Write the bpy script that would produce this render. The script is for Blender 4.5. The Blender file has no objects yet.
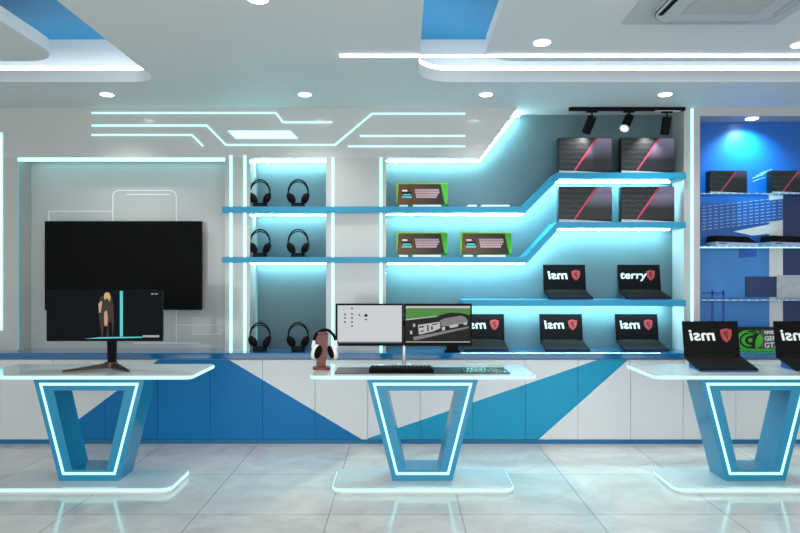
import bpy, bmesh, math, random
from mathutils import Vector, Matrix
random.seed(7)
C = bpy.context.scene.collection
F = 657.0; CX = 402.0; CY = 275.0; H = 1.5
CEIL = 3.02; YW = 6.24; YC = 5.98; YS = 5.93; YD = 5.83; ZT = 0.81

def X(px, Y): return (px - CX) * Y / F
def Z(py, Y): return H - (py - CY) * Y / F

# ------------------------------------------------------------------ materials
def lin(c):
    return tuple((v / 12.92 if v <= .04045 else ((v + .055) / 1.055) ** 2.4) for v in c)
def rgb(r, g, b): return lin((r / 255, g / 255, b / 255))
MATS = {}
def mat(name, col, rough=.5, metal=0., coat=0., spec=.5, emit=None, es=0.):
    m = bpy.data.materials.new(name); m.use_nodes = True
    p = m.node_tree.nodes['Principled BSDF']
    p.inputs['Base Color'].default_value = (*col, 1)
    p.inputs['Roughness'].default_value = rough
    p.inputs['Metallic'].default_value = metal
    p.inputs['Coat Weight'].default_value = coat
    p.inputs['Coat Roughness'].default_value = .03
    p.inputs['Specular IOR Level'].default_value = spec
    if emit:
        p.inputs['Emission Color'].default_value = (*emit, 1); p.inputs['Emission Strength'].default_value = es
    MATS[name] = m
    return m
def vary(m, scale, amt, distort=0., rough_amt=0.):
    """soft noise variation of the base colour (procedural)"""
    nt = m.node_tree; p = nt.nodes['Principled BSDF']
    col = tuple(p.inputs['Base Color'].default_value)[:3]
    tc = nt.nodes.new('ShaderNodeTexCoord'); n = nt.nodes.new('ShaderNodeTexNoise')
    n.inputs['Scale'].default_value = scale; n.inputs['Detail'].default_value = 5; n.inputs['Distortion'].default_value = distort
    r = nt.nodes.new('ShaderNodeValToRGB')
    r.color_ramp.elements[0].position = .3; r.color_ramp.elements[1].position = .7
    r.color_ramp.elements[0].color = (*[c * (1 - amt) for c in col], 1)
    r.color_ramp.elements[1].color = (*[min(1, c * (1 + amt)) for c in col], 1)
    nt.links.new(tc.outputs['Object'], n.inputs['Vector']); nt.links.new(n.outputs['Fac'], r.inputs['Fac'])
    nt.links.new(r.outputs['Color'], p.inputs['Base Color'])
    return m

LED = mat('cyan led', (.02, .02, .02), emit=(.22, .86, .86), es=3.4)
NLED = mat('niche wash led', (.02, .02, .02), emit=(.48, .86, .89), es=72)
NLEDR = mat('bright niche led', (.02, .02, .02), emit=(.44, .86, .90), es=110)
LEDSOFT = mat('soft cyan led', (.02, .02, .02), emit=(.30, .70, .72), es=.45)
LEDTHIN = mat('cyan led tube', (.02, .02, .02), emit=(.34, .88, .85), es=2.0)
LEDW = mat('white led', (.02, .02, .02), emit=(.88, .98, 1.0), es=5.5)
LEDLAMP = mat('white lamp led', (.02, .02, .02), emit=(1, 1, 1), es=5.0)
LEDTAB = mat('table edge led', (.02, .02, .02), emit=(.52, .90, .88), es=1.15)
DOWN = mat('downlight lens', (.02, .02, .02), emit=(1, .98, .95), es=10.0)
M_CEIL = vary(mat('ceiling paint', (.66, .67, .67), .6), 1.5, .02)
M_BLUECEIL = mat('blue ceiling paint', rgb(48, 150, 205), .6)
M_WHITE = mat('white paint', (.8, .8, .8), .5)
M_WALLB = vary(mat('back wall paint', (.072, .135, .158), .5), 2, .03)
M_PANEL = vary(mat('glossy grey panel', (.46, .47, .465), .25, coat=.35), 2, .02)
M_TVWALL = vary(mat('television wall panel', (.44, .45, .445), .25, coat=.35), 2, .02)
M_COL = mat('column laminate', (.42, .425, .42), .22, coat=.4)
M_LINE = mat('white inlay', (.72, .75, .75), .4)
M_DOORW = vary(mat('white door laminate', (.66, .665, .68), .3), 3, .015)
M_DOORB = vary(mat('blue door laminate', rgb(0, 108, 168), .35, spec=.25), 3, .03)
M_DOORT = vary(mat('light blue door laminate', rgb(22, 146, 184), .35, spec=.25), 3, .03)
M_PLINTH = mat('blue plinth', rgb(14, 104, 150), .4)
M_TOPB = mat('blue worktop', rgb(8, 92, 142), .12, coat=.6)
M_SHELF = mat('blue shelf laminate', rgb(28, 138, 176), .3, spec=.3)
M_PED = mat('blue pedestal lacquer', rgb(18, 130, 168), .3, coat=.2)
M_GLOSSW = mat('white gloss top', (.58, .61, .605), .12, coat=.35)
M_BLACK = mat('black plastic', (.007, .007, .008), .5, spec=.03)
M_BLACKG = mat('black glass', (.005, .005, .006), .3, spec=.06)
M_TVS = mat('television glass', (.004, .0045, .0045), .4, spec=.04)
M_DARK = mat('dark grey plastic', (.016, .016, .018), .4, spec=.1)
M_KEY = mat('keyboard keys', (.020, .014, .014), .6, spec=.02)
M_GREYM = mat('grey metal', (.45, .46, .47), .3, metal=.9)
M_BRONZE = mat('dark bronze metal', (.07, .05, .04), .35, metal=.6)
M_MAT = mat('black gloss mat', (.008, .012, .012), .08)
M_WOOD = vary(mat('red brown wood', rgb(112, 46, 26), .4), 22, .25, 1.5)
M_WHITEP = mat('white plastic', (.82, .83, .83), .3)
M_PRINTW = mat('white print', (.85, .85, .85), .4)
M_SHIELD = mat('red shield', rgb(172, 46, 50), .4)
M_MARK = mat('dark red mark', rgb(70, 20, 24), .4)
M_BOXB = mat('black card', (.010, .011, .014), .35, spec=.18)
M_GREEN = mat('bright green card', rgb(58, 175, 28), .45)
M_LIME = mat('lime card', rgb(150, 190, 40), .45)
M_TEALP = mat('teal print', rgb(90, 200, 205), .5)
M_KEYP = mat('pale pink print', rgb(196, 164, 170), .5)
M_BLUEW = mat('bright blue wall', rgb(12, 88, 172), .35)
M_NAVY = mat('navy panel', rgb(12, 42, 92), .35)
M_SKYP = vary(mat('mid blue panel', rgb(52, 124, 196), .35), 2, .06)
M_DASH = mat('pale print', rgb(160, 200, 228), .4)
M_ROYAL = mat('royal blue panel', rgb(24, 78, 168), .35)
M_MARBLE = vary(mat('grey marble', rgb(176, 182, 188), .3), 6, .12, 2)
M_LAV = mat('pale plastic edge', rgb(150, 168, 205), .35)
M_LAPTOPEDGE = mat('painted blue glow', rgb(40, 70, 150), .3)  # plain blue colour stands in for the glow at laptop base and wedge

def glass_mat():
    m = bpy.data.materials.new('shelf glass'); m.use_nodes = True
    nt = m.node_tree; nt.nodes.clear()
    o = nt.nodes.new('ShaderNodeOutputMaterial'); mx = nt.nodes.new('ShaderNodeMixShader')
    t = nt.nodes.new('ShaderNodeBsdfTransparent'); g = nt.nodes.new('ShaderNodeBsdfGlossy'); fr = nt.nodes.new('ShaderNodeFresnel')
    t.inputs['Color'].default_value = (.86, .93, .96, 1); g.inputs['Roughness'].default_value = .03
    nt.links.new(fr.outputs[0], mx.inputs[0]); nt.links.new(t.outputs[0], mx.inputs[1]); nt.links.new(g.outputs[0], mx.inputs[2])
    nt.links.new(mx.outputs[0], o.inputs[0])
    return m
M_GLASS = glass_mat()
M_GLASSEDGE = mat('glass edge', rgb(130, 180, 215), .15)

def screen_mat(name, col, es):
    return mat(name, (.005, .005, .005), .5, spec=.02, emit=col, es=es)
M_SCRW = screen_mat('lit white desktop', rgb(205, 208, 210), .85)
M_SCRG = screen_mat('lit green', rgb(80, 140, 70), .85)
M_SCRD = screen_mat('lit near black', rgb(38, 38, 38), .85)
M_SCRK = screen_mat('lit black', rgb(12, 12, 12), .85)
M_SCRL = screen_mat('lit light grey', rgb(190, 190, 190), .85)
M_SCRM = screen_mat('lit mid grey', rgb(128, 128, 130), .85)
M_SCRN = screen_mat('lit dark navy', rgb(12, 16, 25), .6)
M_SCRC = screen_mat('lit cyan', rgb(90, 205, 205), .9)
M_SCRS = screen_mat('lit skin', rgb(200, 160, 135), .8)
M_SCRH = screen_mat('lit fair hair', rgb(205, 180, 120), .8)
M_SCRT = screen_mat('lit taupe', rgb(70, 62, 60), .7)
M_SCRB = screen_mat('lit blue bar', rgb(105, 120, 140), .8)

def floor_mat():
    m = mat('marble floor tile', (.5, .5, .5), .14, coat=.2)
    nt = m.node_tree; p = nt.nodes['Principled BSDF']
    tc = nt.nodes.new('ShaderNodeTexCoord')
    n = nt.nodes.new('ShaderNodeTexNoise'); n.inputs['Scale'].default_value = 2.2; n.inputs['Detail'].default_value = 9
    n.inputs['Roughness'].default_value = .62; n.inputs['Distortion'].default_value = 1.4
    r = nt.nodes.new('ShaderNodeValToRGB')
    r.color_ramp.elements[0].position = .28; r.color_ramp.elements[0].color = (*rgb(186, 181, 177), 1)
    r.color_ramp.elements[1].position = .62; r.color_ramp.elements[1].color = (*rgb(210, 204, 199), 1)
    mp = nt.nodes.new('ShaderNodeMapping'); mp.inputs['Location'].default_value = (1.285, -4.94, 0)
    b = nt.nodes.new('ShaderNodeTexBrick'); b.offset = 0; b.squash = 1
    b.inputs['Scale'].default_value = 1; b.inputs['Brick Width'].default_value = .828; b.inputs['Row Height'].default_value = .828
    b.inputs['Mortar Size'].default_value = .0035; b.inputs['Mortar Smooth'].default_value = 0
    b.inputs['Color1'].default_value = (1, 1, 1, 1); b.inputs['Color2'].default_value = (.93, .94, .94, 1)
    b.inputs['Mortar'].default_value = (.5, .5, .5, 1)
    mu = nt.nodes.new('ShaderNodeMix'); mu.data_type = 'RGBA'; mu.blend_type = 'MULTIPLY'; mu.inputs[0].default_value = 1
    L = nt.links.new
    L(tc.outputs['Object'], n.inputs['Vector']); L(n.outputs['Fac'], r.inputs['Fac'])
    L(tc.outputs['Object'], mp.inputs['Vector']); L(mp.outputs[0], b.inputs['Vector'])
    L(r.outputs['Color'], mu.inputs[6]); L(b.outputs['Color'], mu.inputs[7]); L(mu.outputs[2], p.inputs['Base Color'])
    return m
M_FLOOR = floor_mat()

def wedge_mat():
    """print of the black laptop cartons: dark art fading into lilac at its upper right (the print itself)"""
    m = mat('black carton print', (.016, .018, .022), .35, spec=.3)
    nt = m.node_tree; p = nt.nodes['Principled BSDF']; L = nt.links.new
    tc = nt.nodes.new('ShaderNodeTexCoord')
    n = nt.nodes.new('ShaderNodeTexWave'); n.wave_type = 'RINGS'; n.inputs['Scale'].default_value = 7; n.inputs['Distortion'].default_value = 5
    n.inputs['Detail'].default_value = 3; n.inputs['Detail Scale'].default_value = 2
    r = nt.nodes.new('ShaderNodeValToRGB')
    r.color_ramp.elements[0].position = .45; r.color_ramp.elements[0].color = (.014, .016, .019, 1)
    r.color_ramp.elements[1].position = .95; r.color_ramp.elements[1].color = (.026, .032, .033, 1)
    L(tc.outputs['Object'], n.inputs['Vector']); L(n.outputs['Fac'], r.inputs['Fac']); L(r.outputs['Color'], p.inputs['Base Color'])
    return m
M_ART = wedge_mat()
def lilac_mat():
    m = mat('lilac print', (.1, .09, .14), .35, spec=.3)
    nt = m.node_tree; p = nt.nodes['Principled BSDF']; L = nt.links.new
    tc = nt.nodes.new('ShaderNodeTexCoord'); sx = nt.nodes.new('ShaderNodeSeparateXYZ')
    r = nt.nodes.new('ShaderNodeValToRGB')
    r.color_ramp.elements[0].position = .13; r.color_ramp.elements[0].color = (.014, .016, .021, 1)
    r.color_ramp.elements[1].position = .33; r.color_ramp.elements[1].color = (.26, .22, .34, 1)
    L(tc.outputs['Object'], sx.inputs[0]); L(sx.outputs['Z'], r.inputs['Fac']); L(r.outputs['Color'], p.inputs['Base Color'])
    return m
M_LILAC = lilac_mat()
M_PINK = mat('pink stripe', rgb(196, 66, 96), .45, spec=.2)
def wood_print():
    m = mat('brown carton print', rgb(96, 66, 42), .4)
    nt = m.node_tree; p = nt.nodes['Principled BSDF']; L = nt.links.new
    tc = nt.nodes.new('ShaderNodeTexCoord'); sx = nt.nodes.new('ShaderNodeSeparateXYZ')
    ma = nt.nodes.new('ShaderNodeMath'); ma.operation = 'ADD'; ma.inputs[1].default_value = .25
    r = nt.nodes.new('ShaderNodeValToRGB')
    r.color_ramp.elements[0].position = .05; r.color_ramp.elements[0].color = (*rgb(104, 70, 42), 1)
    r.color_ramp.elements[1].position = .40; r.color_ramp.elements[1].color = (*rgb(28, 22, 18), 1)
    L(tc.outputs['Object'], sx.inputs[0]); L(sx.outputs['X'], ma.inputs[0]); L(ma.outputs[0], r.inputs['Fac']); L(r.outputs['Color'], p.inputs['Base Color'])
    return m
M_BROWN = wood_print()

# ------------------------------------------------------------------ mesh helpers
class MB:
    def __init__(s): s.bm = bmesh.new(); s.mi = 0
    def _mark(s, faces):
        for f in faces: f.material_index = s.mi
    def box(s, x0, x1, y0, y1, z0, z1, bev=0., seg=2, M=None):
        vs = [s.bm.verts.new((x, y, z)) for x in (x0, x1) for y in (y0, y1) for z in (z0, z1)]
        q = [(0, 1, 3, 2), (4, 6, 7, 5), (0, 4, 5, 1), (2, 3, 7, 6), (0, 2, 6, 4), (1, 5, 7, 3)]
        fs = [s.bm.faces.new([vs[i] for i in f]) for f in q]; s._mark(fs)
        if bev:
            es = list({e for f in fs for e in f.edges})
            r = bmesh.ops.bevel(s.bm, geom=es, offset=bev, segments=seg, affect='EDGES', profile=.5, clamp_overlap=True)
            vs = [v for v in set(list(r['verts']) + [v for v in vs if v.is_valid])]
            vs = [v for v in vs if v.is_valid]
            s._mark({f for v in vs for f in v.link_faces})
        if M is not None: bmesh.ops.transform(s.bm, matrix=M, verts=vs)
        return vs
    def prism(s, pts, a0, a1, axis='Y', M=None):
        """polygon pts extruded between a0 and a1; axis Y: pts are (x,z), axis Z: pts are (x,y), axis X: (y,z)"""
        def P(p, a): return {'Y': (p[0], a, p[1]), 'Z': (p[0], p[1], a), 'X': (a, p[0], p[1])}[axis]
        A = [s.bm.verts.new(P(p, a0)) for p in pts]; B = [s.bm.verts.new(P(p, a1)) for p in pts]
        fs = [s.bm.faces.new(A), s.bm.faces.new(B[::-1])]
        n = len(pts)
        for i in range(n): fs.append(s.bm.faces.new([A[i], B[i], B[(i + 1) % n], A[(i + 1) % n]]))
        s._mark(fs); bmesh.ops.recalc_face_normals(s.bm, faces=fs)
        if M is not None: bmesh.ops.transform(s.bm, matrix=M, verts=A + B)
        return A + B
    def ring(s, outer, inner, a0, a1, axis='Y'):
        def P(p, a): return {'Y': (p[0], a, p[1]), 'Z': (p[0], p[1], a)}[axis]
        L = [[s.bm.verts.new(P(p, a)) for p in pts] for pts in (outer, inner) for a in (a0, a1)]
        o0, o1, i0, i1 = L; n = len(outer); fs = []
        for i in range(n):
            j = (i + 1) % n
            for a, b in ((o0, o1), (o1, i1), (i1, i0), (i0, o0)):
                fs.append(s.bm.faces.new([a[i], b[i], b[j], a[j]]))
        s._mark(fs); bmesh.ops.recalc_face_normals(s.bm, faces=fs)
    def cyl(s, c, r, h, axis='Z', seg=24, r2=None, M=None):
        r2 = r if r2 is None else r2
        T = {'Z': Matrix.Identity(4), 'Y': Matrix.Rotation(-math.pi / 2, 4, 'X'), 'X': Matrix.Rotation(math.pi / 2, 4, 'Y')}[axis]
        R = bmesh.ops.create_cone(s.bm, cap_ends=True, segments=seg, radius1=r, radius2=r2, depth=h, matrix=Matrix.Translation(c) @ T)
        s._mark({f for v in R['verts'] for f in v.link_faces})
        if M is not None: bmesh.ops.transform(s.bm, matrix=M, verts=R['verts'])
        return R['verts']
    def tube(s, pts, r, seg=10, flat=1.0, closed=False):
        pts = [Vector(p) for p in pts]; n = len(pts); rings = []
        up = Vector((0, 1, 0))
        for i, p in enumerate(pts):
            a = pts[i - 1] if (i or closed) else p; b = pts[(i + 1) % n] if (i < n - 1 or closed) else p
            t = (b - a).normalized()
            u = up if abs(t.dot(up)) < .95 else Vector((1, 0, 0))
            n1 = t.cross(u).normalized(); n2 = n1.cross(t).normalized()
            rr = r[i] if isinstance(r, (list, tuple)) else r
            rings.append([s.bm.verts.new(p + n1 * math.cos(q) * rr * flat + n2 * math.sin(q) * rr) for q in [2 * math.pi * k / seg for k in range(seg)]])
        fs = []
        for i in range(n if closed else n - 1):
            A, B = rings[i], rings[(i + 1) % n]
            for k in range(seg): fs.append(s.bm.faces.new([A[k], A[(k + 1) % seg], B[(k + 1) % seg], B[k]]))
        if not closed: fs += [s.bm.faces.new(rings[0][::-1]), s.bm.faces.new(rings[-1])]
        s._mark(fs); bmesh.ops.recalc_face_normals(s.bm, faces=fs)
        for f in fs: f.smooth = True
    def ball(s, c, rx, ry, rz, M=None, u=20, v=12):
        R = bmesh.ops.create_uvsphere(s.bm, u_segments=u, v_segments=v, radius=1, matrix=Matrix.Translation(c) @ (M or Matrix.Identity(4)) @ Matrix.Diagonal((rx, ry, rz, 1)))
        fs = {f for w in R['verts'] for f in w.link_faces}; s._mark(fs)
        for f in fs: f.smooth = True
    def build(s, name, mats, parent=None, loc=None):
        if not isinstance(mats, (list, tuple)): mats = [mats]
        me = bpy.data.meshes.new(name)
        if loc is not None: bmesh.ops.translate(s.bm, vec=-Vector(loc), verts=s.bm.verts)
        s.bm.to_mesh(me); s.bm.free()
        for m in mats: me.materials.append(m)
        o = bpy.data.objects.new(name, me); C.objects.link(o)
        if parent: o.parent = parent
        elif loc is not None: o.location = loc
        return o
def bx(name, m, x0, x1, y0, y1, z0, z1, parent=None, bev=0., loc=None):
    b = MB(); b.box(x0, x1, y0, y1, z0, z1, bev); return b.build(name, m, parent, loc)
def tag(o, label, cat, group=None):
    o['label'] = label; o['category'] = cat
    if group: o['group'] = group
    return o
def struct(o, label=None):
    o['kind'] = 'structure'
    if label: o['label'] = label
    return o
def thing(name, label, cat, loc=(0, 0, 0), rz=0., group=None):
    o = bpy.data.objects.new(name, None); C.objects.link(o); o.empty_display_size = .05
    o.location = loc; o.rotation_euler = (0, 0, rz)
    return tag(o, label, cat, group)
def dup(root, loc, label, rz=0., group=None):
    r = root.copy(); C.objects.link(r); r.location = loc; r.rotation_euler = (0, 0, rz); r['label'] = label
    if group: r['group'] = group
    for ch in list(root.children):
        c = ch.copy(); C.objects.link(c); c.parent = r
        for g in list(ch.children):
            d = g.copy(); C.objects.link(d); d.parent = c
    return r
def offset_path(pts, w):
    """band of width w centred on an open polyline -> closed polygon"""
    pts = [Vector((p[0], p[1])) for p in pts]; L = []; R = []
    for i, p in enumerate(pts):
        d1 = (p - pts[i - 1]).normalized() if i else None
        d2 = (pts[i + 1] - p).normalized() if i < len(pts) - 1 else None
        d1 = d1 or d2; d2 = d2 or d1
        n1 = Vector((-d1.y, d1.x)); n2 = Vector((-d2.y, d2.x)); m = (n1 + n2).normalized()
        k = w / 2 / max(.35, m.dot(n1))
        L.append(p + m * k); R.append(p - m * k)
    return [tuple(v) for v in L + R[::-1]]
def band(mb, pts, w, a0, a1, axis='Y'):
    pts = [Vector((p[0], p[1])) for p in pts]
    poly = offset_path(pts, w); n = len(pts)
    for i in range(n - 1):
        mb.prism([poly[i], poly[i + 1], poly[2 * n - 2 - i], poly[2 * n - 1 - i]], a0, a1, axis)
def text_mesh(txt, size, name, m, parent=None, M=None, mirror=False, depth=.0006, shear=0., bold=0.):
    cu = bpy.data.curves.new(name, 'FONT'); cu.body = txt; cu.size = size; cu.extrude = depth; cu.shear = shear; cu.offset = bold
    cu.align_x = 'CENTER'; cu.align_y = 'CENTER'; cu.resolution_u = 4
    t = bpy.data.objects.new(name + '_tmp', cu); C.objects.link(t)
    dg = bpy.context.evaluated_depsgraph_get(); dg.update()
    me = bpy.data.meshes.new_from_object(t.evaluated_get(dg)); me.name = name
    bpy.data.objects.remove(t); bpy.data.curves.remove(cu)
    T = Matrix.Rotation(math.pi / 2, 4, 'X')
    if mirror: T = Matrix.Diagonal((-1, 1, 1, 1)) @ T
    me.transform((M or Matrix.Identity(4)) @ T)
    if mirror: me.flip_normals()
    me.materials.clear(); me.materials.append(m)
    o = bpy.data.objects.new(name, me); C.objects.link(o)
    if parent: o.parent = parent
    return o
def rrect(x0, x1, y0, y1, r, n=6):
    pts = []
    for cx, cy, a in ((x1 - r, y1 - r, 0), (x0 + r, y1 - r, 90), (x0 + r, y0 + r, 180), (x1 - r, y0 + r, 270)):
        for k in range(n + 1):
            q = math.radians(a + 90 * k / n); pts.append((cx + r * math.cos(q), cy + r * math.sin(q)))
    return pts
def lamp(name, kind, loc, energy, col=(1, 1, 1), rot=(0, 0, 0), size=.1, spot=None, blend=.6, parent=None):
    l = bpy.data.lights.new(name, kind); l.energy = energy; l.color = col
    if kind == 'AREA': l.size = size
    else: l.shadow_soft_size = size
    if spot: l.spot_size = spot; l.spot_blend = blend
    o = bpy.data.objects.new(name, l); C.objects.link(o); o.location = loc; o.rotation_euler = rot
    if parent: o.parent = parent
    return o

XL, XR, Y0 = -5.6, 6.0, -2.2
# ------------------------------------------------------------------ room shell
struct(bx('floor', M_FLOOR, XL - .2, XR + .2, Y0, YW + .2, -.08, 0))
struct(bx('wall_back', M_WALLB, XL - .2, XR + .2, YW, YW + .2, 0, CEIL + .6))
struct(bx('wall_left', M_WHITE, XL - .2, XL, Y0, YW, 0, CEIL + .6))
struct(bx('wall_right', M_WHITE, XR, XR + .2, Y0, YW, 0, CEIL + .6))

# ceiling with two recesses (I-shaped slab), rounded inner corners
RA = .1215; RB = -1.91; YF = 5.17; YN = .9; RC = .27
def arc(cx, cy, r, a0, a1, n=10):
    return [(cx + r * math.cos(math.radians(a0 + (a1 - a0) * k / n)), cy + r * math.sin(math.radians(a0 + (a1 - a0) * k / n))) for k in range(n + 1)]
RB2 = .2
ciel = MB()
out = [(XL, YW), (XR, YW), (XR, YF)] + arc(RA + RC, YF - RC, RC, 90, 180) + arc(RA + RC, YN + RC, RC, 180, 270) + [(XR, YN), (XR, Y0), (XL, Y0), (XL, YN)] \
    + arc(RB - RB2, YN + RB2, RB2, 270, 360) + arc(RB - RB2, YF - RB2, RB2, 0, 90) + [(XL, YF)]
ciel.prism(out, CEIL, CEIL + .09, 'Z')
bmesh.ops.triangulate(ciel.bm, faces=[f for f in ciel.bm.faces if len(f.verts) > 4])
struct(ciel.build('ceiling', M_CEIL))
struct(bx('ceiling.001', M_BLUECEIL, XL, XR, Y0, YW, 3.40, 3.44), 'blue painted soffit above the two ceiling recesses')
# white risers of the coves
r = MB()
r.box(RA - .16, XR, YF + .13, YF + .15, CEIL + .09, 3.40); r.box(RA - .16, RA - .14, YN - .15, YF + .13, CEIL + .09, 3.40)
r.box(XL, RB + .16, YF + .13, YF + .15, CEIL + .09, 3.40); r.box(RB + .14, RB + .16, YN - .15, YF + .13, CEIL + .09, 3.40)
struct(r.build('trim_1', M_WHITE), 'white cove risers')
def cove_led(name, pts, label):
    b = MB(); band(b, pts, .012, CEIL + .09, CEIL + .122, 'Z'); o = b.build(name, LEDW); return tag(o, label, 'led strip', 'cove lights')
cove_led('led_strip', [(RA - .008, 1.3)] + arc(RA + RC, YF - RC, RC + .008, 180, 90, 10) + [(XR, YF + .008)], 'bright white cove light along the far edge of the right ceiling recess')
cove_led('led_strip', [(XL, YF + .008)] + arc(RB - RB2, YF - RB2, RB2 + .008, 90, 0, 10) + [(RB + .008, 1.3)], 'bright white cove light along the far edge of the left ceiling recess')
def raft(x0, x1, label):
    b = MB(); b.prism(rrect(x0, x1, 1.3, 4.67, .26, 8), CEIL, CEIL + .09, 'Z')
    for x in (x0 + .5, x1 - .5):
        for y in (1.8, 4.1): b.cyl((x, y, CEIL + .235), .012, .29)
    return struct(b.build('ceiling_raft', M_CEIL), label)
raft(.567, XR - .12, 'suspended grey ceiling raft holding the air conditioner')
raft(XL + .12, -2.40, 'suspended grey ceiling raft at upper left')
tag(bx('linear_lamp', LEDLAMP, X(340, 4.54), XR - .3, 4.53, 4.55, CEIL - .013, CEIL, loc=(2, 4.54, CEIL - .013)), 'long thin white linear lamp crossing the ceiling and right recess', 'lamp')

# ------------------------------------------------------------------ back wall build-up
hz0 = 2.568
hd = MB()
hd.prism([(XL, hz0), (X(481, YC), hz0), (X(517, YC), CEIL), (XL, CEIL)], YC, YW, 'Y')
struct(hd.build('trim_2', M_PANEL), 'glossy grey header panel over the shelves')
rh = MB(); rh.box(X(684, YC), XR, YC, YW, Z(116, YC), CEIL); struct(rh.build('trim_3', M_COL), 'header over the blue niche')
def column(n, p0, p1, top, label, m=M_COL):
    struct(bx('trim_%d' % n, m, X(p0, YC), X(p1, YC), YC, YW, ZT, top), label)
column(4, 225, 250, hz0, 'narrow grey column left of the headphone niche')
column(5, 326, 386, hz0, 'wide grey column between headphone and keyboard niches')
column(6, 684, 700, Z(116, YC), 'white column right of the laptop niche')
column(7, -12, 17, hz0, 'grey column left of the television')
struct(bx('trim_8', M_TVWALL, X(17, YC), X(225, YC), YW - .03, YW, ZT, hz0), 'glossy grey panel behind the television')
struct(bx('trim_10', M_TVWALL, XL, X(-12, YC), YC + .05, YW, ZT, hz0), 'grey panel left of the television bay')
# thin white inlay lines on the television panel
yv = YW - .03
def inlay(pxs, label):
    b = MB(); band(b, [(X(a, yv), Z(c, yv)) for a, c in pxs], .010, yv - .004, yv + .002, 'Y'); tag(b.build('wall_inlay', M_LINE), label, 'inlay line', 'inlay lines of the television panel')
inlay([(49, 232), (49, 211.5), (112, 211.5)], 'white inlay line stepping up above the left of the television')
inlay([(113, 232), (113, 196), (114.2, 192.5), (118, 190.5), (171, 190.5), (175, 192.5), (176.5, 196), (176.5, 342)], 'white inlay line arching above the middle of the television')
inlay([(177, 325), (222, 325)], 'short white inlay line below right of the television')
inlay([(192, 334), (222, 334)], 'shortest white inlay line below right of the television')
inlay([(133, 343), (200, 343)], 'lowest white inlay line just above the blue worktop')
inlay([(127, 194.5), (170, 194.5)], 'short white inlay line inside the arch above the television')

# LEDs of the columns and header
def vled(px, w, z0, z1, label, y=YC):
    b = MB(); b.box(X(px - w / 2, y), X(px + w / 2, y), y - .006, y + .004, z0, z1); return tag(b.build('led_strip', LED), label, 'led strip', 'vertical light strips on the columns')
vled(231, 2.3, ZT, hz0 + .02, 'left of two upright light strips on the column beside the television')
vled(244.8, 2.3, ZT, hz0 + .02, 'right of two upright light strips on the column beside the television')
vled(332.8, 2.2, ZT, hz0, 'upright light strip right of the headphone shelves')
vled(381, 2.2, ZT, hz0, 'upright light strip left of the keyboard boxes')
vled(692, 2.2, ZT, Z(109, YC), 'upright light strip on white column beside the blue niche')
vled(0.5, 4, Z(330, YC), Z(133, YC), 'upright light strip at the left end of the wall')
def hled(paths, w, label, m=LEDTHIN, y=YC):
    b = MB()
    band(b, [(X(a, y), Z(c, y)) for a, c in paths], w, y - .006, y + .004, 'Y')
    return tag(b.build('led_strip', m), label, 'led strip', 'light lines on the header panel')
w = .0135
hled([(92, 113), (276, 113), (283, 122.3), (332, 122.3)], w, 'topmost light line on header, stepping down at its right end')
hled([(92, 125.6), (207, 125.6), (226, 145), (335, 145), (372, 113.8), (465, 113.8)], w, 'longest light line on header, dipping and rising again')
hled([(92, 135), (192, 135), (203, 146)], w, 'short light line on header ending in a downward slant')
hled([(360, 136), (465, 136)], w, 'upper of two short straight light lines on the header')
hled([(348, 146.3), (465, 146.3)], w, 'lower of two short straight light lines on the header')
b = MB(); b.prism([(X(a, YC), Z(c, YC)) for a, c in ((228, 131), (290, 131), (298, 138.5), (236, 138.5))], YC - .006, YC + .004, 'Y')
tag(b.build('panel_lamp', LED), 'slanted bright light panel on the header', 'light panel')
tag(bx('led_strip', LED, X(17.5, YC), X(224.5, YC), YC + .01, YC + .045, hz0 - .027, hz0), 'thick light strip along the top of the television bay', 'led strip')
tag(bx('led_strip', LEDSOFT, X(17, YC), X(17.5, YC) + .005, YC + .004, YC + .02, ZT + .01, hz0 - .035), 'upright light strip along the left side of the television bay', 'led strip')
tag(bx('led_strip', NLED, X(250.5, YC), X(325.5, YC), YW - .085, YW - .06, hz0 - .008, hz0), 'light strip at the top of the headphone niche', 'led strip')
tag(bx('led_strip', LEDSOFT, X(250.0, YC), X(250.2, YC) + .008, YW - .02, YW, ZT + .01, hz0 - .02), 'upright glow imitating the backlit left edge of the headphone niche', 'led strip')  # soft glowing strip stands in for light caught on the niche's left edge
b = MB(); p = [(X(387, YC), hz0 - .004), (X(481, YC) + .003, hz0 - .004), (X(517, YC) + .005, CEIL - .03), (X(523, YC), CEIL - .03)]
band(b, p, .007, YW - .085, YW - .06, 'Y')
tag(b.build('led_strip', NLED), 'light strip following the slanted edge above the keyboard boxes', 'led strip')

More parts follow.
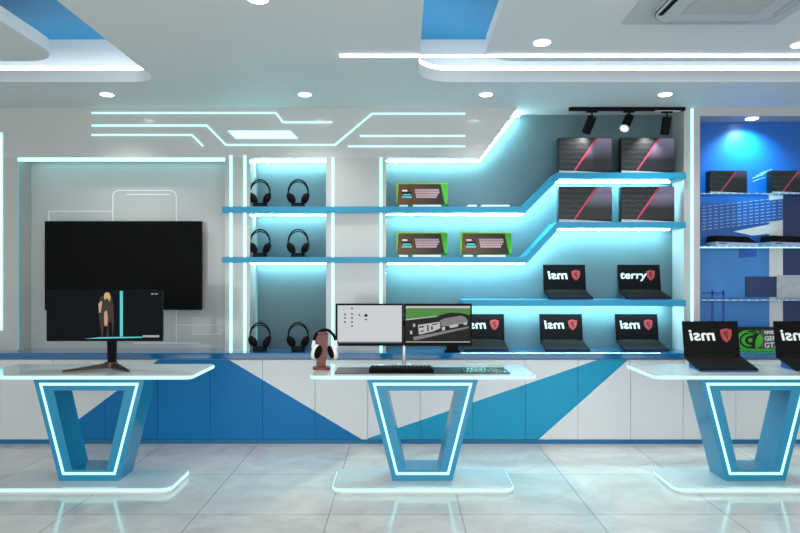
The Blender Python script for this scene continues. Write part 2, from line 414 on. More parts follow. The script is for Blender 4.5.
# ------------------------------------------------------------------ wall shelves
def shelf(pts, th, leds, segs, label, left_end=None):
    root = thing('wall_shelf', label, 'shelf', (X(450, YS), YW, Z(pts[0][1], YS)))
    L = root.location
    top = [(X(a, YS), Z(c, YS)) for a, c in pts]
    ctr = [Vector(t) for t in top]
    # centre line shifted down by half the thickness, measured normal to each run
    poly = offset_path([(t[0], t[1]) for t in top], 2 * th); n = len(top)
    low = poly[::-1][:n] if poly[-1][1] < poly[0][1] else poly[:n]
    b = MB()
    def clip(x0, x1):
        def cut(line):
            o = []
            for i in range(len(line) - 1):
                p, q = line[i], line[i + 1]
                for x in (x0, x1):
                    if p[0] < x < q[0]:
                        t = (x - p[0]) / (q[0] - p[0]); o.append((x, p[1] + t * (q[1] - p[1])))
                if x0 <= q[0] <= x1: o.append(q)
            if x0 <= line[0][0] <= x1: o.insert(0, line[0])
            return sorted(set(o), key=lambda v: v[0])
        return cut(top), cut(low)
    def run(T, Lw, y0, y1): b.prism(T + Lw[::-1], y0, y1, 'Y')
    run(top, low, YS, YC - .007)
    for x0, x1 in segs:
        T, Lw = clip(X(x0, YC), X(x1, YC)); run(T, Lw, YC - .007, YW)
    b.build('board', M_SHELF, root, L)
    for seg in leds:
        b = MB(); pp = [(X(a, YC), Z(c, YC)) for a, c in seg]
        wide = seg[0][0] > 380
        band(b, pp, .007, YW - (.115 if wide else .085), YW - (.09 if wide else .06), 'Y'); o = b.build('led_strip', NLEDR if wide else NLED, root, L)
    return root
# positions of led centre lines are given at the depth YC in pixels, just below each board
def zpx(z): return CY - (z - H) * F / YC
zA = Z(206.5, YS) - .052 - .0035; zB = Z(257, YS) - .052 - .0035
zA2 = Z(172.5, YS) - .06 - .0035; zB2 = Z(222, YS) - .055 - .0035
shelf([(222, 206.5), (523, 206.5), (557, 172.5), (683.8 * 1.0083 - 3.4, 172.5)], .055,
      [[(251, zpx(zA)), (325, zpx(zA))], [(387, zpx(zA)), (524.5, zpx(zA - .004)), (558.5, zpx(zA2 + .004)), (676, zpx(zA2 + .004))]],
      [(250.2, 325.8), (386.2, 683.8)], 'upper blue wall shelf that climbs to the two topmost cartons')
shelf([(222, 257), (525, 257), (557, 222), (686, 222)], .052,
      [[(251, zpx(zB)), (325, zpx(zB))], [(387, zpx(zB)), (526.5, zpx(zB - .004)), (558.5, zpx(zB2 + .004)), (676, zpx(zB2 + .004))]],
      [(250.2, 325.8), (386.2, 683.8)], 'second blue wall shelf that climbs to the lower pair of cartons')
zC = Z(300, YS) - .054 - .0035
shelf([(463, 300), (686, 300)], .054, [[(464, zpx(zC)), (676, zpx(zC))]], [(460, 683.8)], 'lowest blue wall shelf carrying two open laptops')

# ------------------------------------------------------------------ base cabinets and worktop
tag(bx('worktop', M_TOPB, XL + .01, XR - .01, 5.81, YW - .002, Z(359, 5.81), ZT, bev=.004, loc=(0, 6, ZT)), 'long glossy blue worktop running along the base cabinets', 'worktop')
# triangles of colour, in photograph pixels at the door plane
REG = [([(158, 350), (223, 350), (229.5, 360), (363, 440), (363, 446), (40, 446), (51, 440), (158, 360)], 1),
       ([(363, 441), (597, 360), (597, 340), (640, 340), (628, 360), (538, 440), (530, 450), (363, 450)], 2)]
LINES = [((158, 360), (51, 440)), ((229.5, 360), (363, 440)), ((366, 439), (597, 360)), ((628, 360), (538, 440))]
def inside(p, poly):
    c = False; n = len(poly)
    for i in range(n):
        (x1, y1), (x2, y2) = poly[i], poly[i - 1]
        if (y1 > p[1]) != (y2 > p[1]) and p[0] < (x2 - x1) * (p[1] - y1) / (y2 - y1) + x1: c = not c
    return c
ZB0 = Z(439.6, YD); ZB1 = Z(359.6, YD)
def door(parent, a0, a1, loc):
    b = MB(); b.box(X(a0, YD) + .0018, X(a1, YD) - .0018, YD, YD + .018, ZB0 + .002, ZB1 - .003)
    for (p, q) in LINES:
        P0 = Vector((X(p[0], YD), YD, Z(p[1], YD))); P1 = Vector((X(q[0], YD), YD, Z(q[1], YD)))
        d = P1 - P0; n = Vector((d.z, 0, -d.x)).normalized()
        bmesh.ops.bisect_plane(b.bm, geom=b.bm.verts[:] + b.bm.edges[:] + b.bm.faces[:], plane_co=P0, plane_no=n)
    for f in b.bm.faces:
        c = f.calc_center_median(); px = (CX + c.x * F / YD, CY - (c.z - H) * F / YD)
        f.material_index = 0
        for poly, k in REG:
            if inside(px, poly): f.material_index = k
    return b.build('door', [M_DOORW, M_DOORB, M_DOORT], parent, loc)
edges = [-105, -52.5, 0, 52.5, 105, 157.5, 210, 262.5, 315, 367.5, 420.2, 472.8, 525.4, 578, 630.6, 683.2, 735.8, 788.4, 841, 893.6, 946]
clabels = ['white base cabinet behind the left end of the left table', 'mostly white base cabinet whose right door starts the blue triangle',
           'base cabinet directly behind the left table pedestal, blue with a white corner', 'base cabinet with two doors almost wholly blue',
           'base cabinet where the blue triangle narrows under a white field', 'base cabinet behind the middle table pedestal, white above a blue wedge',
           'base cabinet just right of the middle table pedestal, blue below white', 'base cabinet crossed by the pale blue slanted stripe and white corner',
           'plain white base cabinet left of the right table pedestal', 'plain white base cabinet behind the right table pedestal']
# cabinets take the edges two by two
for k, i in enumerate(range(0, len(edges) - 1, 2)):
    a, m_, c = edges[i:i + 3]
    loc = (X(m_, YD), YD + .2, 0)
    root = thing('base_cabinet', clabels[min(k, 9)], 'cabinet', loc, 0, 'base cabinets along the wall')
    b = MB(); b.box(X(a, YD) + .0005, X(c, YD) - .0005, YD + .019, YW - .002, ZB0, ZB1); b.build('body', M_DOORW, root, loc)
    b = MB(); b.box(X(a, YD) + .0005, X(c, YD) - .0005, YD + .003, YW - .05, 0.0, ZB0 - .001); b.build('plinth', M_PLINTH, root, loc)
    door(root, a, m_, loc); door(root, m_, c, loc)

# ------------------------------------------------------------------ tables
def make_table(x, label):
    root = thing('display_table', label, 'table', (x, 4.705, 0), 0, 'display tables on lit base plates')
    oy = 4.705; TF = 4.49; TB = 5.07
    b = MB(); b.prism(rrect(-.770, .770, TF - oy, TB - oy, .045), .785, .813, 'Z'); b.build('tabletop', M_GLOSSW, root)
    b = MB(); b.ring(rrect(-.776, .776, TF - oy - .006, TB - oy + .006, .05), rrect(-.770, .770, TF - oy, TB - oy, .045), .788, .807, 'Z'); b.build('edge_light', LEDTAB, root)
    b = MB(); b.prism(rrect(-.622, .622, TF - oy, 4.94 - oy, .07), 0, .044, 'Z'); b.build('base_plate', M_GLOSSW, root)
    b = MB(); b.ring(rrect(-.628, .628, TF - oy - .006, 4.94 - oy + .006, .075), rrect(-.622, .622, TF - oy, 4.94 - oy, .07), .018, .038, 'Z'); b.build('base_light', LEDTAB, root)
    zt, zb = .785, .044
    o = [(-.399, zt), (.399, zt), (.211, zb), (-.211, zb)]; i = [(-.250, .683), (.250, .683), (.122, .124), (-.122, .124)]
    b = MB(); b.ring(o, i, 4.644 - oy, 4.885 - oy, 'Y'); ped = b.build('pedestal', M_PED, root)
    o = [(-.352, .737), (.352, .737), (.187, .0885), (-.187, .0885)]
    k = [(-.3315, .720), (.3315, .720), (.1745, .1055), (-.1745, .1055)]
    b = MB(); b.ring(o, k, 4.644 - oy - .004, 4.644 - oy + .004, 'Y'); b.build('light_loop', LEDTHIN, ped)
    return root
TX = (-2.2124, .1449, 2.4995)
t0 = make_table(TX[1], 'middle display table carrying two monitors and the white headset')
dup(t0, (TX[0], 4.705, 0), 'left display table carrying the single wide monitor')
dup(t0, (TX[2], 4.705, 0), 'right display table carrying two open laptops')
ZTAB = .813

# ------------------------------------------------------------------ television
yt = 6.10
root = thing('television', 'large black flat television on the grey wall panel', 'television', (X(122.5, yt), YW - .03, Z(266, yt)))
L = root.location
bx('housing', M_BLACK, X(44.5, yt), X(201, yt), yt, yt + .05, Z(310, yt), Z(221, yt), root, .004, L)
b = MB(); b.box(X(46.3, yt), X(199.3, yt), yt - .002, yt + .01, Z(307.6, yt), Z(222.8, yt)); b.build('screen', M_TVS, root, L)
b = MB(); b.box(L.x - .25, L.x + .25, yt + .05, YW - .031, L.z - .18, L.z + .18); b.build('wall_mount', M_DARK, root, L)

# ------------------------------------------------------------------ wide monitor on left table
ym = 4.83
root = thing('monitor', 'wide black monitor showing a standing figure, on the left table', 'monitor', (X(105, 4.86), 4.86, ZTAB))
L = root.location
def mbx(name, m, p0, p1, q0, q1, y0, y1, par, bev=0., L=None, y=None):
    y = y or ym
    return bx(name, m, X(p0, y), X(p1, y), y0, y1, Z(q1, y), Z(q0, y), par, bev, L)
mbx('bezel', M_BLACK, 46.3, 162, 290.2, 341.2, ym, ym + .035, root, .003, L)
scr = mbx('screen', M_SCRN, 47.4, 160.8, 291.2, 340, ym - .0015, ym + .01, root, 0, L)
def sprite(name, m, polys, par, L, y, d=.001, parent_is_sub=True):
    b = MB()
    for pl in polys: b.prism([(X(a, y), Z(c, y)) for a, c in pl], y - .0015 - d, y - .0014, 'Y')
    return b.build(name, m, par, L)
sprite('screen_line', M_SCRC, [[(120, 291), (123, 291), (123, 336.6), (120, 336.6)], [(84, 338.8), (100, 337.2), (142, 336.6), (142, 337.8), (100, 338.6)]], scr, L, ym)
sprite('figure_cape', M_SCRT, [[(100, 297), (104, 296), (112, 296), (113.5, 306), (114, 322), (113, 336), (110, 337), (102, 337), (100, 324), (98.6, 308)]], scr, L, ym)
sprite('figure_body', M_SCRS, [[(104.5, 312), (107, 310), (108, 318), (107.5, 326), (104.6, 326), (104.2, 318)], [(106, 294), (109, 294), (109, 298), (106, 298)],
                               [(98.5, 304), (101, 301), (102.5, 302), (101, 312), (99.2, 313)]], scr, L, ym, .0014)
sprite('figure_boots', M_SCRK, [[(104, 324), (107.8, 324), (106.5, 337), (103, 337)], [(108.6, 322), (112, 322), (112.5, 336), (109, 337)]], scr, L, ym, .0014)
sprite('figure_hair', M_SCRH, [[(104.5, 294), (106.5, 292.2), (109.5, 293), (110.8, 297), (109.8, 302), (108.5, 299), (106.5, 298.4), (105, 300), (104, 297)]], scr, L, ym, .0018)
b = [[(143 + k * 2.1, 335.2), (144.6 + k * 2.1, 335.2), (144.3 + k * 2.1, 337.2), (142.7 + k * 2.1, 337.2)] for k in range(8)]
sprite('screen_caption', M_SCRL, b, scr, L, ym)
sprite('screen_badge', M_SCRL, [[(151.5, 293.2), (153, 293.2), (153, 294.6), (151.5, 294.6)], [(154.2, 293.6), (158, 293.6), (158, 294.3), (154.2, 294.3)]], scr, L, ym)
b = MB(); b.prism([(X(104.7, ym), Z(335, ym)), (X(113.4, ym), Z(335, ym)), (X(112.6, ym), ZTAB + .02), (X(105.2, ym), ZTAB + .02)], ym + .036, ym + .066, 'Y')
b.build('neck', M_BLACK, root, L)
b = MB(); xn = X(108, ym)
for sx, dx, yy in ((-1, -.245, 4.66), (1, .22, 4.66)):
    tip = Vector((xn + dx, yy, ZTAB)); c0 = Vector((xn, ym + .07, ZTAB)); d = (tip - c0).normalized(); nrm = Vector((-d.y, d.x, 0))
    P = [c0 - nrm * .03, tip - nrm * .010, tip + nrm * .010, c0 + nrm * .03]
    lo = [b.bm.verts.new(p + Vector((0, 0, .0005))) for p in P]; hi = [b.bm.verts.new(p + Vector((0, 0, h))) for p, h in zip(P, (.034, .010, .010, .034))]
    fs = [b.bm.faces.new(lo[::-1]), b.bm.faces.new(hi)] + [b.bm.faces.new([lo[i], lo[(i + 1) % 4], hi[(i + 1) % 4], hi[i]]) for i in range(4)]
    bmesh.ops.recalc_face_normals(b.bm, faces=fs)
b.cyl((xn, ym + .055, ZTAB + .0205), .045, .04)
b.build('foot', M_BRONZE, root, L)

# ------------------------------------------------------------------ twin monitors on the middle table
ys = 4.98
root = thing('monitor_stand', 'grey pole stand holding the twin monitors on the middle table', 'monitor stand', (X(404, 5.0), 5.0, ZTAB))
L = root.location
b = MB(); b.cyl((L.x, 5.0, ZTAB + .15), .017, .30); b.build('pole', M_GREYM, root, L)
b = MB(); b.box(L.x - .055, L.x + .055, 4.955, 5.045, ZTAB, ZTAB + .010, .003); b.build('foot', M_GREYM, root, L)
zc = Z(324, 4.94)
b = MB(); b.box(L.x - .27, L.x + .27, 4.988, 5.012, zc - .02, zc + .02, .004); b.build('arm', M_DARK, root, L)
ym = 4.94
def twin(p0, p1, label):
    r = thing('monitor', label, 'monitor', (X((p0 + p1) / 2, ym), ym, Z(324, ym)), 0, 'twin monitors')
    L = r.location
    mbx('bezel', M_BLACK, p0, p1, 303.6, 346, ym, ym + .030, r, .003, L, ym)
    b = MB(); b.box(L.x - .04, L.x + .04, ym + .031, ym + .047, L.z - .04, L.z + .04); b.build('bracket', M_DARK, r, L)
    return r, L
r1, L1 = twin(335.6, 403.4, 'left of the twin monitors, showing a white desktop with icons')
s1 = mbx('screen', M_SCRW, 337.6, 401.8, 305.4, 343, ym - .0015, ym + .01, r1, 0, L1, ym)
ic = []
for (a, c) in ((345, 314.5), (345, 318), (345, 322), (352, 308.5), (352, 314), (352, 318), (352, 322), (352, 326), (359.5, 315), (366, 319.5)):
    ic.append([(a - .8, c - .8), (a + .8, c - .8), (a + .8, c + .7), (a - .8, c + .7)])
ic.append([(364, 315.5), (366, 313.4), (368, 315.5), (366.8, 316.8), (365, 316.8)])
sprite('desktop_icons', M_SCRD, ic, s1, L1, ym)
sprite('taskbar', M_SCRB, [[(337.6, 341.6), (401.8, 341.6), (401.8, 343), (337.6, 343)]], s1, L1, ym)
r2, L2 = twin(403.9, 472, 'right of the twin monitors, showing a grey locomotive on green')
s2 = mbx('screen', M_SCRD, 405.6, 470.3, 305.4, 343, ym - .0015, ym + .01, r2, 0, L2, ym)
sprite('window_bar', M_SCRL, [[(405.8, 306), (470.2, 306), (470.2, 308.3), (405.8, 308.3)], [(405.8, 341.5), (470.2, 341.5), (470.2, 342.3), (405.8, 342.3)]], s2, L2, ym)
sprite('green_field', M_SCRG, [[(405.8, 308.6), (470.2, 308.6), (470.2, 315), (461, 313), (450, 312.6), (440, 315), (436, 317), (405.8, 319.6)]], s2, L2, ym)
sprite('ground_line', M_SCRL, [[(405.8, 319.2), (437, 315.8), (437, 316.6), (405.8, 320.3)]], s2, L2, ym, .0012)
sprite('locomotive_roof', M_SCRM, [[(440, 320.5), (444, 318.5), (461, 315.6), (465, 317), (468, 321), (467, 323), (450, 326), (441, 326)]], s2, L2, ym, .0014)
for pl in [[(418, 325), (439.5, 321.8), (440.5, 328), (434, 331), (419, 334.6)], [(449, 325.5), (458, 323.5), (458, 326.5), (450, 328)], [(463, 323), (467, 321.8), (467, 324.5), (464, 325)],
                                   [(413, 324), (415, 323.5), (415.2, 326.5), (413.3, 327)], [(410, 331), (412, 330.5), (412.3, 334), (410.3, 334.4)], [(442, 327), (445, 326.5), (445, 330), (442, 330.6)]]: sprite('locomotive_panel', M_SCRL, [pl], s2, L2, ym, .0014)
sprite('locomotive_windows', M_SCRK, [[(419, 326.6), (424, 325.8), (424, 327.2), (419.2, 328)], [(431.6, 324.2), (438, 323.2), (438, 324.2), (431.6, 325.2)], [(427, 325), (428.4, 324.8), (428.8, 331), (427.4, 331.4)], [(431, 326.5), (432.6, 326.2), (432.8, 329.6), (431.2, 330)],
                                      [(420, 331), (424, 330.2), (424, 331.4), (420.2, 332)]], s2, L2, ym, .0018)
sprite('chassis', M_SCRM, [[(413, 337), (468, 326.5), (469, 328), (414, 340.5)]], s2, L2, ym, .0009)

# desk mat and keyboard
yk = 4.76
tag(bx('desk_mat', M_MAT, X(334, 4.56), X(510.5, 4.56), 4.56, 4.86, ZTAB + .0002, ZTAB + .005, bev=.001, loc=(X(420, 4.7), 4.7, ZTAB)), 'long glossy black desk mat in front of the twin monitors', 'desk mat')
root = thing('keyboard', 'black keyboard lying on the desk mat', 'keyboard', (X(400, 4.72), 4.72, ZTAB + .0055))
b = MB(); b.box(-.22, .24, -.075, .075, 0, .016, .004); b.build('case', M_BLACK, root)
b = MB()
for i in range(15):
    for j in range(5):
        b.box(-.210 + i * .029, -.210 + i * .029 + .025, -.068 + j * .0275, -.068 + j * .0275 + .023, .016, .024, .002, 1)
b.build('keys', M_KEY, root)
M_MATREFL = mat('green mat reflection', rgb(60, 120, 108), .12)
tag(bx('mat_reflection', M_MATREFL, X(463, 4.6), X(507, 4.6), 4.60, 4.83, ZTAB + .0053, ZTAB + .008, bev=.001, loc=(X(485, 4.7), 4.7, ZTAB + .0053)), 'green sheet painted as a reflection at the right end of the desk mat', 'painted reflection')  # thin green sheet paints the wall's reflection in the desk mat

# ------------------------------------------------------------------ headset on wooden stand
yh = 4.80
root = thing('headphone_stand', 'red-brown wooden stand under the white headset', 'headphone stand', (X(321, yh), yh, ZTAB))
b = MB(); b.prism(rrect(-.058, .068, -.06, .06, .045), 0, .018, 'Z'); b.build('foot', M_WOOD, root)
b = MB(); b.prism([(-.035, .018), (.030, .018), (.042, .10), (.050, .262), (.03, .272), (-.02, .272), (-.035, .262)], .010, .032, 'Y'); b.build('upright', M_WOOD, root)
b = MB(); b.box(-.02, .036, -.03, .03, .255, .272, .005); b.build('saddle', M_WOOD, root)
root = thing('headset', 'white and black headset resting on the wooden stand', 'headset', (X(325.5, yh), yh, ZTAB))
def arcpts(rx, rz, cz, a0, a1, n=18, y=0., dx=0.): return [(dx + rx * math.cos(math.radians(a0 + (a1 - a0) * k / n)), y, cz + rz * math.sin(math.radians(a0 + (a1 - a0) * k / n))) for k in range(n + 1)]
b = MB(); b.tube(arcpts(.078, .092, .195, 170, 10, dx=-.006), .011, 10); b.build('headband', M_BLACK, root)
for sx in (-1, 1):
    R = Matrix.Rotation(math.radians(sx * -16), 4, 'Y') @ Matrix.Rotation(math.radians(sx * 24), 4, 'Z')
    b = MB(); b.tube([(-.006 + sx * .078, 0, .21), (-.006 + sx * .082, 0, .165), (-.006 + sx * .068, 0, .11)], [.010, .017, .014], 10)
    b.ball((-.006 + sx * .066, 0, .125), .027, .046, .058, R); b.build('earcup', M_WHITEP, root)
    b = MB(); b.ball((-.006 + sx * .047, -.012, .125), .020, .040, .050, R); b.build('ear_cushion', M_BLACK, root)

# ------------------------------------------------------------------ black headphones on shelf blocks
ye = 6.02
def headphones_proto(loc, label):
    r = thing('headphones', label, 'headphones', loc, 0, 'black headphones in the headphone niche')
    b = MB(); b.tube(arcpts(.091, .115, .140, 185, -5), .0065, 8); b.build('headband', M_BLACK, r)
    b = MB(); b.tube(arcpts(.085, .088, .148, 174, 6), .005, 8, 1.0); b.build('inner_strap', M_BLACK, r)
    for sx in (-1, 1):
        R = Matrix.Rotation(math.radians(sx * 20), 4, 'Y') @ Matrix.Rotation(math.radians(sx * 24), 4, 'Z')
        b = MB(); b.ball((sx * .072, 0, .088), .026, .042, .052, R); b.tube([(sx * .0905, 0, .137), (sx * .088, 0, .11), (sx * .07, 0, .07)], .009, 8); b.build('earcup', M_BLACK, r)
        b = MB(); b.ball((sx * .050, -.010, .082), .019, .038, .048, R); b.build('ear_cushion', M_BLACK, r)
    return r
def stand_proto(loc, label):
    r = thing('headphone_stand', label, 'headphone stand', loc, 0, 'black blocks under the headphones')
    b = MB(); b.box(-.058, .058, -.04, .04, 0, .040, .006); b.build('block', M_BLACK, r)
    b = MB()
    for k in (-.028, 0, .028): b.box(k - .008, k + .008, -.0412, -.039, .010, .026)
    b.build('sockets', M_DARK, r)
    return r
zsh = (Z(206.5, YS), Z(257, YS), ZT)
rowname = ('on the top shelf', 'on the second shelf', 'on the blue worktop'); side = ('left', 'right')
hp = None
for j, z in enumerate(zsh):
    for i, px in enumerate((260, 298.2)):
        yy = ye if j < 2 else 5.98
        x = X(px, yy); la = 'black headphones at the %s of the pair %s' % (side[i], rowname[j]); lb = 'black block under the %s headphones %s' % (side[i], rowname[j])
        if hp is None: hp = headphones_proto((x, yy, z + .0), la); hs = stand_proto((x, yy, z), lb)
        else: dup(hp, (x, yy, z), la); dup(hs, (x, yy, z), lb)

# ------------------------------------------------------------------ keyboard cartons and their white stands
def carton_proto(loc, label):
    r = thing('keyboard_box', label, 'box', loc, 0, 'keyboard boxes')
    T = Matrix.Rotation(math.radians(-10), 4, 'X')
    y0 = -.035
    b = MB(); b.box(-.235, .235, y0 + .002, y0 + .06, 0, .20, 0, M=T); b.build('carton', M_GREEN, r)
    b = MB(); b.prism([(-.230, .0), (.208, .0), (.172, .188), (-.216, .188)], y0 - .0005, y0 + .003, 'Y', T); b.build('front_print', M_BROWN, r)
    b = MB(); b.prism([(-.235, .192), (-.214, .192), (-.232, .0), (-.235, .0)], y0 + .0, y0 + .003, 'Y', T); b.prism([(-.235, .2), (.235, .2), (.235, .191), (-.216, .191)], y0, y0 + .003, 'Y', T); b.build('lime_edge', M_LIME, r)
    b = MB()
    for row, (n, off) in enumerate(((13, 0), (13, .004), (12, .008), (11, .012))):
        for k in range(n):
            b.box(-.066 + off + k * .0172, -.066 + off + k * .0172 + .0145, y0 - .0015, y0 + .001, .140 - row * .022 - .018, .140 - row * .022, 0, M=T)
    b.build('keyboard_picture', M_KEYP, r)
    b = MB(); b.box(-.186, -.094, y0 - .0015, y0 + .001, .075, .112, 0, M=T); b.box(-.172, -.12, y0 - .0015, y0 + .001, .128, .140, 0, M=T); b.build('badge', M_BOXB, r)
    b = MB(); b.box(-.178, -.102, y0 - .0020, y0, .080, .094, 0, M=T); b.box(-.186, -.094, y0 - .0015, y0 + .001, .056, .073, 0, M=T); b.build('teal_label', M_TEALP, r)
    b = MB(); b.box(-.182, -.135, y0 - .002, y0 + .001, .118, .134, 0, M=T); b.build('logo_mark', M_PRINTW, r)
    return r
def plate_proto(loc, label):
    r = thing('display_plinth', label, 'display plinth', loc, 0, 'white plinths under the keyboard boxes')
    b = MB(); b.box(-.21, -.13, -.07, .06, 0, .022, .002); b.build('small_block', M_WHITEP, r)
    b = MB(); b.box(-.085, .17, -.07, .06, 0, .022, .002); b.build('wide_block', M_WHITEP, r)
    return r
yb = 6.06
kb = None
for px, z, la, lb in ((422, zsh[0], 'brown and green keyboard box alone on the top shelf', 'white plinth under the keyboard box on the top shelf'),
                      (422, zsh[1], 'left keyboard box on the second shelf', 'white plinth under the left keyboard box on the second shelf'),
                      (486, zsh[1], 'right keyboard box on the second shelf', 'white plinth under the right keyboard box on the second shelf'),
                      (490, zsh[0], None, 'empty white plinth on the top shelf right of the keyboard box')):
    x = X(px, yb)
    if kb is None: kb = carton_proto((x, yb, z + .028), la); kp = plate_proto((x, yb, z), lb)
    else:
        if la: dup(kb, (x, yb, z + .028), la)
        dup(kp, (x, yb, z), lb)

# ------------------------------------------------------------------ black laptop cartons
def lapbox_proto(loc, label, w=.49, h=.332, d=.075):
    r = thing('laptop_box', label, 'box', loc, 0, 'black laptop boxes')
    b = MB(); b.box(-w / 2, w / 2, 0, d, 0, h, .003); b.build('carton', M_BOXB, r)
    def q(a, c): return (-w / 2 + .004 + a * (w - .008), .004 + c * (h - .008))
    b = MB(); b.prism([q(0, .09), q(.27, .09), q(.70, 1), q(0, 1)], -.001, .002, 'Y'); b.build('dark_art', M_ART, r)
    b = MB(); b.prism([q(.318, .09), q(1, .09), q(1, 1), q(.745, 1)], -.001, .002, 'Y'); b.build('lilac_art', M_LILAC, r)
    b = MB(); b.prism([q(.28, .09), q(.315, .09), q(.74, 1), q(.70, 1)], -.0014, .002, 'Y'); b.build('pink_stripe', M_PINK, r)
    b = MB(); b.prism([q(0, .0), q(1, .0), q(1, .018), q(.3, .075), q(0, .085)], -.001, .002, 'Y'); b.build('pale_strip', M_MARBLE, r)
    return r
zt1 = Z(172.5, YS); zt2 = Z(222, YS)
y_ = 6.02
lb0 = lapbox_proto((X(585.3, y_), y_, zt1), 'left black carton with pink stripe on the topmost shelf')
dup(lb0, (X(647.8, y_), y_, zt1), 'right black carton with pink stripe on the topmost shelf')
dup(lb0, (X(585.3, y_), y_, zt2), 'left black carton with pink stripe, one shelf below the topmost')
dup(lb0, (X(647.8, y_), y_, zt2), 'right black carton with pink stripe, one shelf below the topmost')

# ------------------------------------------------------------------ open laptops
SH = [(-.5, .40), (0, .52), (.5, .40), (.46, -.05), (.30, -.36), (0, -.58), (-.30, -.36), (-.46, -.05)]
def laptop_proto(loc, label, word='msi', mirror=True, sc=1.0, name='laptop', grp='open laptops'):
    """origin: middle of the front edge on the supporting surface; the base slopes up to the hinge on a wedge"""
    r = thing(name, label, 'laptop', loc, 0, grp)
    W = .40 * sc; D = .255 * sc; Ht = .25 * sc; th = math.radians(14)
    B = Matrix.Translation((0, 0, .002)) @ Matrix.Rotation(th, 4, 'X')      # y runs backwards along the sloping base
    b = MB(); b.box(-W / 2, W / 2, 0, D, 0, .020, .005, M=B); base = b.build('base', M_BLACK, r)
    b = MB()
    for i in range(15):
        for j in range(5): b.box(-W / 2 + .025 + i * (W - .05) / 15, -W / 2 + .025 + (i + .86) * (W - .05) / 15, D - .04 - (j + .86) * .022 * sc, D - .04 - j * .022 * sc, .0198, .0222, M=B)
    b.build('keys', M_KEY, base)
    b = MB(); b.box(-.055, .055, .015, .075, .0198, .0206, M=B); b.build('touchpad', M_BLACK, base)
    b = MB(); b.box(-W / 2 + .012, W / 2 - .012, -.0008, .004, .004, .010, M=B); b.build('front_glow_tint', M_LAPTOPEDGE, base)
    y1 = D * math.cos(th); z1 = D * math.sin(th)
    b = MB(); b.prism([(.02, 0), (y1 - .01, 0), (y1 - .01, z1 - .003), (.02, .004)], -W * .42, W * .42, 'X'); b.build('wedge', M_LAPTOPEDGE, r)
    T = Matrix.Translation((0, y1 - .012, z1 + .016)) @ Matrix.Rotation(math.radians(-9), 4, 'X')
    b = MB(); b.box(-W / 2, W / 2, 0, .010, .004, Ht, .004, M=T); lid = b.build('lid', M_BLACK, r)
    b = MB(); b.box(-W / 2 + .008, W / 2 - .008, -.001, .002, .022 * sc, Ht - .008, 0, M=T); b.build('screen', M_BLACKG, lid)
    b = MB(); b.cyl((0, y1 - .008, z1 + .018), .008, W * .8, 'X', 12); b.build('hinge', M_DARK, r)
    zc = Ht * .60
    text_mesh(word, (.122 if mirror else .108) * sc, 'wordmark', M_PRINTW, lid, T @ Matrix.Translation((-.060 * sc, -.0016, zc - .004)) @ Matrix.Diagonal((1.12, 1, .92, 1)), mirror=mirror, shear=.12, bold=.0026 * sc)
    k = .092 * sc; cxs = .108 * sc
    b = MB(); b.prism([(cxs + a * k * .9, zc + c * k) for a, c in SH], -.002, -.0008, 'Y', T); b.build('shield_emblem', M_SHIELD, lid)
    b = MB(); b.prism([(cxs + a * k, zc + c * k) for a, c in ((-.22, .22), (.06, .34), (.24, .2), (.0, .12), (.2, -.08), (.02, -.4), (-.02, -.1), (-.2, .02))], -.0026, -.0015, 'Y', T); b.build('emblem_mark', M_MARK, lid)
    return r
yl = 5.955
zl = Z(300, YS)
lp = laptop_proto((X(571.5, yl), yl, zl), 'left open laptop with white mirrored lettering on the lowest wall shelf')
laptop_proto((X(649.5, yl), yl, zl), 'right open laptop on the lowest wall shelf, its lettering with a tail', word='terry', mirror=False, sc=1.0)
yl = 5.90
dup(lp, (X(486.5, yl), yl, ZT), 'open laptop on the worktop, partly hidden by the right twin monitor')
dup(lp, (X(568, yl), yl, ZT), 'open laptop on the worktop between two others')
dup(lp, (X(647, yl), yl, ZT), 'open laptop on the worktop nearest the white column')
yl = 4.66
big = laptop_proto((X(729, yl), yl, ZTAB), 'open laptop at the left of the right display table', sc=1.05)
dup(big, (X(826, yl), yl, ZTAB), 'open laptop at the photo edge on the right display table')

# small dock on worktop under the right twin monitor
root = thing('dock', 'small black dock on the worktop below the right twin monitor', 'dock', (X(452, 5.88), 5.88, ZT))
b = MB(); b.prism([(-.072, 0), (.072, 0), (.062, .02), (-.062, .02)], -.04, .04, 'Y'); b.build('foot', M_BLACK, root)
b = MB(); b.prism([(-.045, .02), (.05, .02), (.062, .085), (-.06, .085)], -.025, .025, 'Y'); b.build('body', M_BLACK, root)

# graphics card carton on worktop behind right table
yg = 5.95
root = thing('graphics_card_box', 'black and green carton with a green swirl between the table laptops', 'box', (X(764, yg), yg, ZT))
L = root.location
x0, x1 = X(731, yg), X(797, yg); zt_ = Z(327.5, yg)
b = MB(); b.box(x0, x1, yg, yg + .09, ZT + .0008, zt_, .003); b.build('carton', M_BOXB, root, L)
b = MB(); b.box(x0, x1, yg - .001, yg + .002, ZT + .001, ZT + .022); b.build('green_edge', M_GREEN, root, L)
M_PANELD = mat('dark grey card', (.06, .062, .065), .35)
b = MB(); b.box(X(760.5, yg), x1 - .002, yg - .001, yg + .002, ZT + .024, zt_ - .02); b.build('grey_panel', M_PANELD, root, L)
